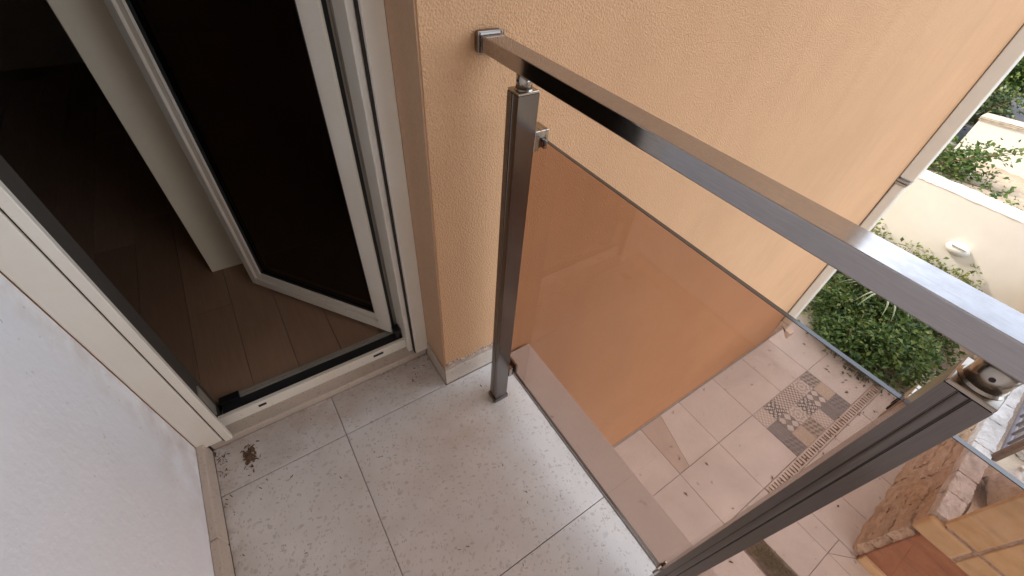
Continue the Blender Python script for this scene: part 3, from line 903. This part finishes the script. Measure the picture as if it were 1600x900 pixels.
# soil strip with grass among the tiles
bm = bmesh.new()
lf = [(2.345 + 0.012 * math.sin(k * 1.7) - 0.02 * (k / 12), -0.47 - k * 0.12) for k in range(14)]
rt = [(2.53 + 0.015 * math.sin(k * 2.3 + 1), -0.50 - k * 0.12) for k in range(14)]
for k in range(13):
    vs = [bm.verts.new((*p, GZ - 0.004)) for p in (lf[k], lf[k + 1], rt[k + 1], rt[k])]
    bm.faces.new(vs)
bmesh.ops.remove_doubles(bm, verts=bm.verts[:], dist=0.0005)
bmesh.ops.subdivide_edges(bm, edges=bm.edges[:], cuts=3)
for v in bm.verts: v.co.z += rnd.uniform(-0.004, 0.014)
o = from_bm('soil_strip', bm, M_SOIL_DARK, (0, 0, 0)); tag(o, kind='structure')
n = 1100
P = np.stack([RN.uniform(2.36, 2.52, n), RN.uniform(-1.9, -0.52, n), np.full(n, GZ)], 1)
D = RN.normal(size=(n, 3)) * 0.7; D[:, 2] = np.abs(D[:, 2]) + 0.35
o = leaves('grass_tufts', P, D, RN.normal(size=(n, 3)), RN.uniform(0.02, 0.08, n), RN.uniform(0.005, 0.010, n), M_GRASS)
tag(o, 'dry thin grass growing in the soil strip between courtyard tiles', 'grass', kind='stuff')

# square downpipe on the wall end
dp = thing('downpipe', 'cream square downpipe running down the end of the orange wall', 'pipe', (4.58, 0.72, GZ))
box('upper_pipe', (4.53, 0.668, -0.29), (4.632, WY - 0.004, 7.0), M_PIPE, dp, 0.008, 3)
boxes('pipe_clip', [((4.522, 0.680, -0.345), (4.632, WY - 0.004, -0.33)), ((4.520, 0.676, -0.322), (4.634, WY - 0.004, -0.305))], M_CLIP, dp, 0.002)
box('lower_pipe', (4.534, 0.686, -2.18), (4.626, WY - 0.004, -0.347), M_PIPE, dp, 0.014, 3)
box('joint_line', (4.5285, WY - 0.0038, -2.2), (4.634, WY - 0.0003, 7.0), M_IRON_BROWN, dp)  # brown rusty line along the joint between pipe and wall
bm = bmesh.new()
# shoe: bends from the wall out towards the yard
prof = []
for i in range(9):
    a = math.radians(90 * i / 8)
    prof.append(((0.731 - 0.12 * (1 - math.cos(a))), -2.18 - 0.12 * math.sin(a), a))
rings = []
for (y, z, a) in prof:
    ny, nz = -math.cos(a), -math.sin(a) * -1
    hw = 0.043
    ring = []
    for s1, s2 in ((-1, -1), (1, -1), (1, 1), (-1, 1)):
        off_y = s2 * hw * math.cos(a); off_z = -s2 * hw * math.sin(a)
        ring.append(bm.verts.new((s1 * hw, y + off_y - 0.72, z - off_z + 2.18)))
    rings.append(ring)
for i in range(8):
    for k in range(4):
        bm.faces.new((rings[i][k], rings[i][(k + 1) % 4], rings[i + 1][(k + 1) % 4], rings[i + 1][k]))
bmesh.ops.recalc_face_normals(bm, faces=bm.faces[:])
from_bm('pipe_shoe', bm, M_PIPE, (4.58, 0.72, -2.1805), dp)

# garden bed (soil) to the right of the tiles
def sheet(name, x0, x1, y0, y1, z, amp, mat, nx=40, ny=40, freq=3.0):
    bm = bmesh.new()
    from mathutils import noise as mn
    vs = [[bm.verts.new((x0 + (x1 - x0) * i / nx, y0 + (y1 - y0) * j / ny, 0)) for j in range(ny + 1)] for i in range(nx + 1)]
    for row in vs:
        for v in row:
            v.co.z = z + amp * mn.noise(Vector((v.co.x * freq, v.co.y * freq, 0.3))) + amp * 0.5 * mn.noise(Vector((v.co.x * freq * 3, v.co.y * freq * 3, 4.3)))
    for i in range(nx):
        for j in range(ny):
            bm.faces.new((vs[i][j], vs[i + 1][j], vs[i + 1][j + 1], vs[i][j + 1]))
    return from_bm(name, bm, mat, (0, 0, 0), None, True)
o = sheet('garden_soil', 5.0, 7.25, -1.0, 3.2, GZ - 0.02, 0.03, M_SOIL); tag(o, kind='structure')
o = sheet('garden_soil', 4.61, 5.0, 0.78, 3.2, GZ - 0.02, 0.02, M_SOIL, 10, 30); tag(o, kind='structure')

# ------------------------------------------------------------------ low stone wall with coping, fence, terrace
def rockblock(name, cx_, cy2, cz2, sx, sy, sz, mat, parent, amp, rot=0.0, nseg=7, jag=0.0):
    from mathutils import noise as mn
    bm = bmesh.new()
    bmesh.ops.create_cube(bm, size=1.0)
    bmesh.ops.subdivide_edges(bm, edges=bm.edges[:], cuts=nseg, use_grid_fill=True)
    seed = rnd.uniform(0, 100)
    for v in bm.verts:
        c = v.co.copy()
        # round the arrises a little
        q = Vector((c.x * sx, c.y * sy, c.z * sz))
        e = max(abs(c.x), abs(c.z)) * 2
        push = (mn.noise(q * 5 + Vector((seed, 0, 0))) * 0.8 - abs(mn.noise(q * 11 + Vector((seed, 5, 0)))) * 1.1 + mn.noise(q * 30 + Vector((seed, 9, 0))) * 0.45 + mn.noise(q * 60 + Vector((seed, 9, 3))) * 0.25 + 0.2) * amp
        n2 = Vector((c.x if abs(c.x) > 0.49 else 0, c.y if abs(c.y) > 0.49 else 0, c.z if abs(c.z) > 0.49 else 0))
        nn = n2.normalized() if n2.length else Vector()
        corner = sum(abs(k) > 0.40 for k in c)
        v.co = q + nn * push - nn * (amp * 0.35 if corner > 1 else 0) + Vector((rnd.uniform(-1, 1), rnd.uniform(-1, 1), rnd.uniform(-1, 1))) * jag
    bmesh.ops.rotate(bm, verts=bm.verts[:], cent=(0, 0, 0), matrix=Matrix.Rotation(rot, 3, 'Z'))
    return from_bm(name, bm, mat, (cx_, cy2, cz2), parent, not jag)
SL = 0.06                                              # the wall runs slightly askew
def wy(x): return -0.99 + SL * (x - 3.12)
sw = thing('stone_wall', 'low rock faced tan stone wall with pale coping beside the courtyard', 'wall', (5, -1.0, GZ))
prism('core', [(3.14, wy(3.14) - 0.17), (7.2, wy(7.2) - 0.17), (7.2, wy(7.2) - 0.05), (3.14, wy(3.14) - 0.05)], GZ - 0.05, -1.70, M_MORTAR, sw)
zc = GZ - 0.02
for k, hgt in enumerate((0.24, 0.20, 0.23, 0.19)):
    x = 3.135
    while x < 7.1:
        w = min(rnd.uniform(0.28, 0.6), 7.18 - x)
        rockblock('stone', x + w / 2, wy(x + w / 2) - 0.05, zc + hgt / 2, w - 0.012, 0.15, hgt - 0.010, M_ROCK, sw, 0.022, math.atan(SL), 11, 0.0045)
        x += w
    zc += hgt
x = 3.14
while x < 7.1:
    w = min(rnd.uniform(0.22, 0.42), 7.18 - x)
    rockblock('coping_stone', x + w / 2, wy(x + w / 2) - 0.045 + 0.02, -1.645, w - 0.006, 0.13, 0.09, M_ROCK_WHITE, sw, 0.009, math.atan(SL), 8, 0.003)
    x += w
o = sheet('stone_terrace', 3.17, 7.4, -6.0, -1.10, -1.72, 0.07, M_TERRACE, 50, 60, 2.6); tag(o, kind='structure')
# pale rocks behind the fence
rk = thing('rock_edging', 'row of pale rough stones behind the iron fence', 'stones', (5.5, -1.3, -1.7))
for i in range(9):
    x = 4.5 + i * 0.33
    rockblock('stone', x, wy(x) - 0.30 - rnd.uniform(0, 0.03), -1.64, 0.31, 0.24, 0.16, M_ROCK_WHITE, rk, 0.03, rnd.uniform(-.3, .3), 8, 0.005)
# iron fence standing on the coping
fx0 = 4.0
fence = thing('iron_fence', 'grey iron bar fence standing on the pale coping stones', 'fence', (fx0, wy(fx0) - 0.10, -1.60))
def fpt(x, z): return Vector((x, wy(x) - 0.105, z))
def bar(name, a, b, r, mat, parent, sides=8):
    bm = bmesh.new()
    c = (a + b) / 2
    tube_bm(bm, [a, b], r, sides, c)
    return from_bm(name, bm, mat, c, parent)
bar('end_post', fpt(fx0, -1.62), fpt(fx0, -0.62), 0.028, M_IRON_BROWN, fence)
bar('bottom_rail', fpt(fx0, -1.545), fpt(7.1, -1.545), 0.020, M_IRON, fence)
bar('top_rail', fpt(fx0, -0.66), fpt(7.1, -0.66), 0.020, M_IRON, fence)
bm = bmesh.new(); tube_bm(bm, [(0, 0, -0.43), (0, 0, 0.43)], 0.011, 8)
me = bpy.data.meshes.new('bar'); bm.to_mesh(me); bm.free(); me.materials.append(M_IRON)
x = fx0 + 0.13
while x < 7.05:
    put(bpy.data.objects.new('bar', me), fpt(x, -1.10), fence)
    x += 0.13

# ------------------------------------------------------------------ yellow limestone pier on a red base
pier = thing('limestone_pier', 'yellow limestone block pier on a red plastered base', 'pier', (3.25, -1.6, GZ))
box('red_base', (3.12, -2.9, GZ - 0.02), (3.16, -1.032, -1.832), M_RED, pier, 0.006, 1)
boxes('mortar_core', [((3.106, -2.9, -1.831), (3.134, -1.045, -0.42))], M_MORTAR, pier)
def yblock(y0, y1, z0, z1): box('block', (3.098, y0, z0), (3.142, y1, z1), M_YELLOW, pier, 0.008, 2)
cols = [-1.02, -1.225, -1.62, -2.05, -2.5]
box('corner_block', (3.090, -1.212, -1.83), (3.15, -0.955, -1.640), M_YELLOW, pier, 0.022, 3)
for i in range(1, 4):
    yblock(cols[i + 1] + 0.009, cols[i] - 0.009, -1.83, -1.640)
for i in range(4):
    yblock(cols[i + 1] + 0.009, cols[i] - (0.009 if i else 0.0), -1.612, -0.98)
    yblock(cols[i + 1] + 0.009, cols[i] - (0.009 if i else 0.0), -0.955, -0.42)
bm = bmesh.new(); bmesh.ops.create_icosphere(bm, subdivisions=2, radius=0.05)
box('edging_strip', (3.085, -2.9, GZ + 0.001), (3.118, -1.035, GZ + 0.10), M_YELLOW, pier, 0.004, 1)
bm.free()
rb = thing('white_boulder', 'bright white rough stone lying behind the yellow limestone pier', 'stone', (3.75, -1.35, -1.6))
rockblock('boulder', 3.72, -1.22, -1.52, 0.26, 0.22, 0.3, M_ROCK_WHITE, rb, 0.05, 0.4, 6)

# ------------------------------------------------------------------ cream garden walls
gw = thing('garden_wall', 'low cream painted garden wall carrying the round wall light', 'wall', (7.3, 0, GZ))
box('wall', (7.2, -0.985, GZ - 0.1), (7.40, 3.2, -1.17), M_CREAM, gw, 0.015, 2)
bm = bmesh.new()
from mathutils import noise as mn
prev = None
for i in range(90):
    y = -0.985 + i * (4.185 / 89)
    w0 = 7.193 - 0.006 * mn.noise(Vector((y * 8, 0, 0)))
    h = -1.135 + 0.012 * mn.noise(Vector((y * 7, 3, 0)))
    r = [bm.verts.new(p) for p in ((w0, y, -1.172 - 0.02 * abs(mn.noise(Vector((y * 11, 9, 0))))), (w0 + 0.01, y, h), (7.40, y, h + 0.004), (7.405, y, -1.18))]
    if prev:
        for k in range(3):
            bm.faces.new((prev[k], prev[k + 1], r[k + 1], r[k]))
    prev = r
bmesh.ops.recalc_face_normals(bm, faces=bm.faces[:])
from_bm('coping', bm, M_CREAM, (0, 0, 0), gw, True)
o = sheet('planter_soil', 7.40, 9.0, -1.0, 3.2, -1.30, 0.05, M_SOIL, 20, 40); tag(o, kind='structure')
ug = thing('upper_garden_wall', 'taller cream garden wall standing behind the planted ledge', 'wall', (9.1, 0, GZ))
bm = bmesh.new()
c = Vector((9.1, 0, -1.6))
vs = bm_box(bm, (9.0, -1.5, GZ), (9.22, 1.20, -0.82), c)
for v in vs:
    if v.co.z > 0 and v.co.y < 0: v.co.z += 0.17
from_bm('wall', bm, M_CREAM, c, ug)
bm = bmesh.new()
vs = bm_box(bm, (8.985, -1.51, -0.8195), (9.24, 1.215, -0.765), c)
for v in vs:
    if v.co.y < -1: v.co.z += 0.17
bmesh.ops.subdivide_edges(bm, edges=bm.edges[:], cuts=6, use_grid_fill=True)
for v in bm.verts: v.co += Vector((rnd.uniform(-.006, .006), 0, rnd.uniform(-.006, .006)))
from_bm('coping', bm, M_CREAM_CAP, c, ug)
# grey rubble wall left of it and yard beyond
gr = thing('rubble_wall', 'grey rubble wall beside the upper cream wall', 'wall', (9.5, 2.2, -1.9))
for j in range(4):
    for i in range(5):
        rockblock('stone', 9.35, 1.42 + i * 0.42 + (j % 2) * 0.18, -1.85 + j * 0.24, 0.3, 0.40, 0.225, M_ROCK_GREY, gr, 0.03, 0, 5)
o = sheet('upper_yard', 9.24, 16, -3.0, 7, -1.0, 0.03, simple('yard_paving', (0.13, 0.115, 0.115), 0.9, var=0.2, vscale=2), 20, 20); tag(o, kind='structure')

# oval bulkhead light on the garden wall
wlight = thing('wall_light', 'white oval eyelid wall light on the low cream garden wall', 'light', (7.2, 0.19, -1.745))
bm = bmesh.new()
bmesh.ops.create_uvsphere(bm, u_segments=32, v_segments=16, radius=1.0)
for v in bm.verts:
    z = v.co.z * 0.082
    if v.co.z > 0: z *= 0.86
    v.co = Vector((v.co.x * 0.075, v.co.y * 0.128, z))
bmesh.ops.delete(bm, geom=[v for v in bm.verts if v.co.x > 0.012], context='VERTS')
h1 = from_bm('housing', bm, M_FIXTURE, (7.198, 0.19, -1.745), wlight, True)
bm = bmesh.new()
bm_box(bm, (-0.055, -0.078, 0.028), (-0.02, 0.078, 0.045))
for v in bm.verts:
    v.co.x -= 0.012 * (1 - (v.co.y / 0.1) ** 2)
from_bm('louvre_slot', bm, simple('slot_grey', (0.33, 0.31, 0.29), 0.6), (7.198, 0.19, -1.742), wlight)
bm = bmesh.new()
bm_box(bm, (-0.085, -0.095, 0.046), (-0.01, 0.095, 0.056))
from_bm('eyelid', bm, M_FIXTURE, (7.198, 0.19, -1.742), wlight)

# ------------------------------------------------------------------ planting
def branchy(parent, base, tips, r=0.012, mat=M_TWIG, name='branch'):
    bm = bmesh.new()
    b = Vector(base)
    for t in tips:
        t = Vector(t)
        mid = b.lerp(t, 0.5) + Vector((rnd.uniform(-.06, .06), rnd.uniform(-.06, .06), rnd.uniform(-.02, .08)))
        tube_bm(bm, [b, mid, t], [r, r * 0.7, r * 0.3], 5, b)
    return from_bm(name, bm, mat, b, parent)
def shrub(label, base, cen, rad, ncl, per, size, mat, spread, seed, name='shrub', cat='shrub', group=None, flat=0.0):
    rg = np.random.default_rng(seed)
    t = thing(name, label, cat, base, group)
    cs_ = []
    while len(cs_) < ncl:
        d = rg.normal(size=3); d /= np.linalg.norm(d)
        if d[2] < -0.35: continue
        lump = 0.80 + 0.42 * math.sin(3.1 * d[0] + seed) * math.sin(2.7 * d[1] + 1.3 * seed) + rg.normal() * 0.08
        r = (rg.uniform(0.25, 1.0) ** 0.4) * lump
        cs_.append(np.array(cen) + d * np.array(rad) * r)
    branchy(t, base, [c for c in cs_[:26]])
    top = [c for c in cs_ if c[2] > cen[2] + 0.2 * rad[2]]
    rg.shuffle(top)
    clumps(cs_, per, spread, size, mat, 'foliage', t)
    if name == 'bush':
        clumps([c + rg.normal(size=3) * 0.03 + np.array((0, 0, 0.05)) for c in top[:len(top) // 3]], max(5, per // 3), spread * 1.5, size * 0.9, M_LEAF_Y, 'young_leaves', t)
        for c in top[-14:]:
            bm = bmesh.new()
            a = Vector(c); d = Vector((rg.normal() * 0.5, rg.normal() * 0.5, 0.9)).normalized()
            tube_bm(bm, [a, a + d * 0.10 + Vector((0, 0, -.01)), a + d * 0.22], [0.006, 0.005, 0.002], 5, a)
            from_bm('bare_twig', bm, M_TWIG, a, t)
    return t
shrub('large dense green shrub at the foot of the downpipe', (5.75, 0.20, GZ), (5.72, 0.25, -2.42), (0.80, 0.70, 0.52), 430, 34, 0.055, M_LEAF, 0.055, 3, 'bush', 'bush')
shrub('dark green shrub at the wall behind the striped leaved plant', (6.6, 0.55, GZ), (6.55, 0.5, -2.40), (0.55, 0.75, 0.42), 200, 26, 0.06, M_LEAF_D, 0.06, 8, 'bush', 'bush')
shrub('low green plant sprawling over the dry soil', (6.25, -0.40, GZ), (6.25, -0.42, -2.54), (0.40, 0.26, 0.16), 46, 16, 0.05, M_LEAF, 0.045, 11, 'low_plant', 'plant')
shrub('trailing ground plant spreading beside the drain end', (5.25, -0.15, GZ), (5.22, -0.10, -2.54), (0.30, 0.28, 0.10), 50, 14, 0.045, M_LEAF_D, 0.04, 12, 'low_plant', 'plant')
# yellow-green sprigs against the garden wall
for k, (yy, zz) in enumerate(((1.0, -1.86), (0.62, -1.98), (0.34, -1.92), (0.10, -1.90), (-0.12, -1.92))):
    t = thing('wall_shrub', ('upright yellow green shrub nearest the downpipe against the cream wall', 'yellow green shrub second from the downpipe against the cream wall', 'bushy yellow green shrub left of the wall light',
                             'yellow green shrub right under the wall light', 'yellow green shrub farthest from the downpipe against the cream wall')[k], 'shrub', (7.0, yy, GZ), 'yellow green shrubs along the garden wall')
    cs_ = []
    for i in range(34):
        f = (i + 0.5) / 34
        cs_.append((7.0 + RN.normal() * 0.09, yy + RN.normal() * 0.13 * (1.1 - 0.6 * f), -2.45 + (zz + 2.45) * f + RN.normal() * 0.03))
    branchy(t, (7.0, yy, GZ), cs_[8:], 0.007)
    clumps(cs_, 13, 0.045, 0.05, M_LEAF_Y, 'foliage', t)
# striped strap-leaved plant
vp = thing('striped_plant', 'spider like plant with long arching green and white striped leaves', 'plant', (5.85, 0.33, -2.2))
def stripe_mat():
    t = NT('striped_leaf')
    g = t.n('ShaderNodeUVMap')
    sx = t.n('ShaderNodeSeparateXYZ'); t.l(g.outputs[0], sx.inputs[0])
    f = t.mr(t.math('ABSOLUTE', t.math('SUBTRACT', sx.outputs['X'], 0.5)), 0.22, 0.30)
    t.color(t.mix(f, (0.10, 0.16, 0.05), (0.55, 0.52, 0.32)))
    t.set(Roughness=0.5)
    return t.m
M_STRIPE = stripe_mat()
for i in range(16):
    a = 2 * math.pi * i / 16 + rnd.uniform(-.2, .2)
    Ln = rnd.uniform(0.32, 0.5)
    bm = bmesh.new(); uv = bm.loops.layers.uv.new('UVMap')
    prev = None
    for k in range(9):
        f = k / 8
        r = Ln * f
        z = 0.55 * Ln * math.sin(f * 2.6) + 0.04
        w = 0.014 * (1 - f ** 2) + 0.001
        d = Vector((math.cos(a), math.sin(a), 0)); s = Vector((-d.y, d.x, 0))
        p = d * r + Vector((0, 0, z))
        row = [bm.verts.new(p + s * w + Vector((0, 0, .004))), bm.verts.new(p), bm.verts.new(p - s * w + Vector((0, 0, .004)))]
        if prev:
            for q in range(2):
                fc = bm.faces.new((prev[q], prev[q + 1], row[q + 1], row[q]))
                for lp, u in zip(fc.loops, ((q / 2, f), ((q + 1) / 2, f), ((q + 1) / 2, f), (q / 2, f))): lp[uv].uv = u
        prev = row
    from_bm('leaf', bm, M_STRIPE, (5.85, 0.33, -2.2), vp, True)
bm = bmesh.new(); tube_bm(bm, [(0, 0, -0.35), (0, 0, 0.06)], [0.03, 0.02], 6)
from_bm('stem', bm, M_TWIG, (5.85, 0.33, -2.2), vp)
# climbing plant between the two garden walls
cp = thing('ledge_shrub', 'leafy shrub with bare twigs growing on the ledge between the cream walls', 'shrub', (7.9, 1.25, -1.3))
pts = []
for i in range(150):
    f = rnd.random()
    pts.append((8.1 + rnd.gauss(0, 0.18), 1.28 - 0.45 * rnd.random() + rnd.gauss(0, .10), -1.42 + 0.45 * f + rnd.gauss(0, .05)))
for a, b, n_ in (((8.1, 1.1, -1.15), (8.2, 0.50, -1.15), 16), ((8.1, 1.0, -1.05), (8.2, 0.75, -0.95), 10), ((8.1, .95, -1.25), (8.1, 0.30, -1.28), 15), ((8.2, .75, -0.95), (8.2, 0.45, -0.80), 11), ((7.8, 0.5, -1.25), (7.5, -0.1, -1.20), 10)):
    for i in range(n_):
        pts.append(tuple(np.array(a) + (np.array(b) - np.array(a)) * (i / n_) + RN.normal(size=3) * 0.035))
branchy(cp, (7.9, 1.25, -1.3), [(8.2, 0.5, -1.14), (8.2, 0.42, -0.72), (8.2, 0.55, -0.85), (8.1, 0.3, -1.28), (8.2, 0.8, -0.95), (8.0, 1.1, -0.9), (8.1, 1.3, -0.9)], 0.010)
clumps(pts, 9, 0.05, 0.062, M_LEAF, 'foliage', cp)
# hedge beyond
shrub('dark bushy shrub beyond the upper cream wall', (10.6, 1.55, -1.0), (10.6, 1.6, -0.5), (0.6, 0.62, 0.75), 210, 22, 0.085, M_LEAF, 0.09, 21, 'bush', 'bush')
shrub('tall dark shrub at the far end behind the house corner', (11.6, 2.9, -1.0), (11.6, 2.9, 0.0), (0.9, 1.0, 1.2), 260, 24, 0.10, M_LEAF_D, 0.11, 24, 'bush', 'bush')
shrub('small dark shrub growing over the grey rubble wall', (9.6, 1.45, -1.2), (9.6, 1.42, -0.88), (0.35, 0.32, 0.38), 80, 20, 0.065, M_LEAF_D, 0.06, 27, 'bush', 'bush')
# leaf litter near the bed
n = 90
P = np.stack([5.3 + RN.normal(size=n) * 0.35, -0.15 + RN.normal(size=n) * 0.22, np.full(n, GZ + 0.006)], 1)
P2 = np.stack([RN.uniform(0.9, 5.0, 45), RN.uniform(-2.0, 0.7, 45), np.full(45, GZ + 0.005)], 1)
P3 = np.stack([RN.uniform(2.5, 4.6, 60), -0.36 + RN.normal(size=60) * 0.05, np.full(60, GZ + 0.006)], 1)
P2 = np.concatenate([P2, P3])
P = np.concatenate([P, P2]); n = len(P)
D = RN.normal(size=(n, 3)); D[:, 2] = 0.05
Nn_ = RN.normal(size=(n, 3)) * 0.2; Nn_[:, 2] = 1
o = leaves('leaf_litter', P, D, Nn_, RN.uniform(0.012, 0.045, n), RN.uniform(0.008, 0.02, n), M_DEBRIS)
tag(o, 'fallen brown leaves scattered over the courtyard tiles', 'leaves', kind='stuff')
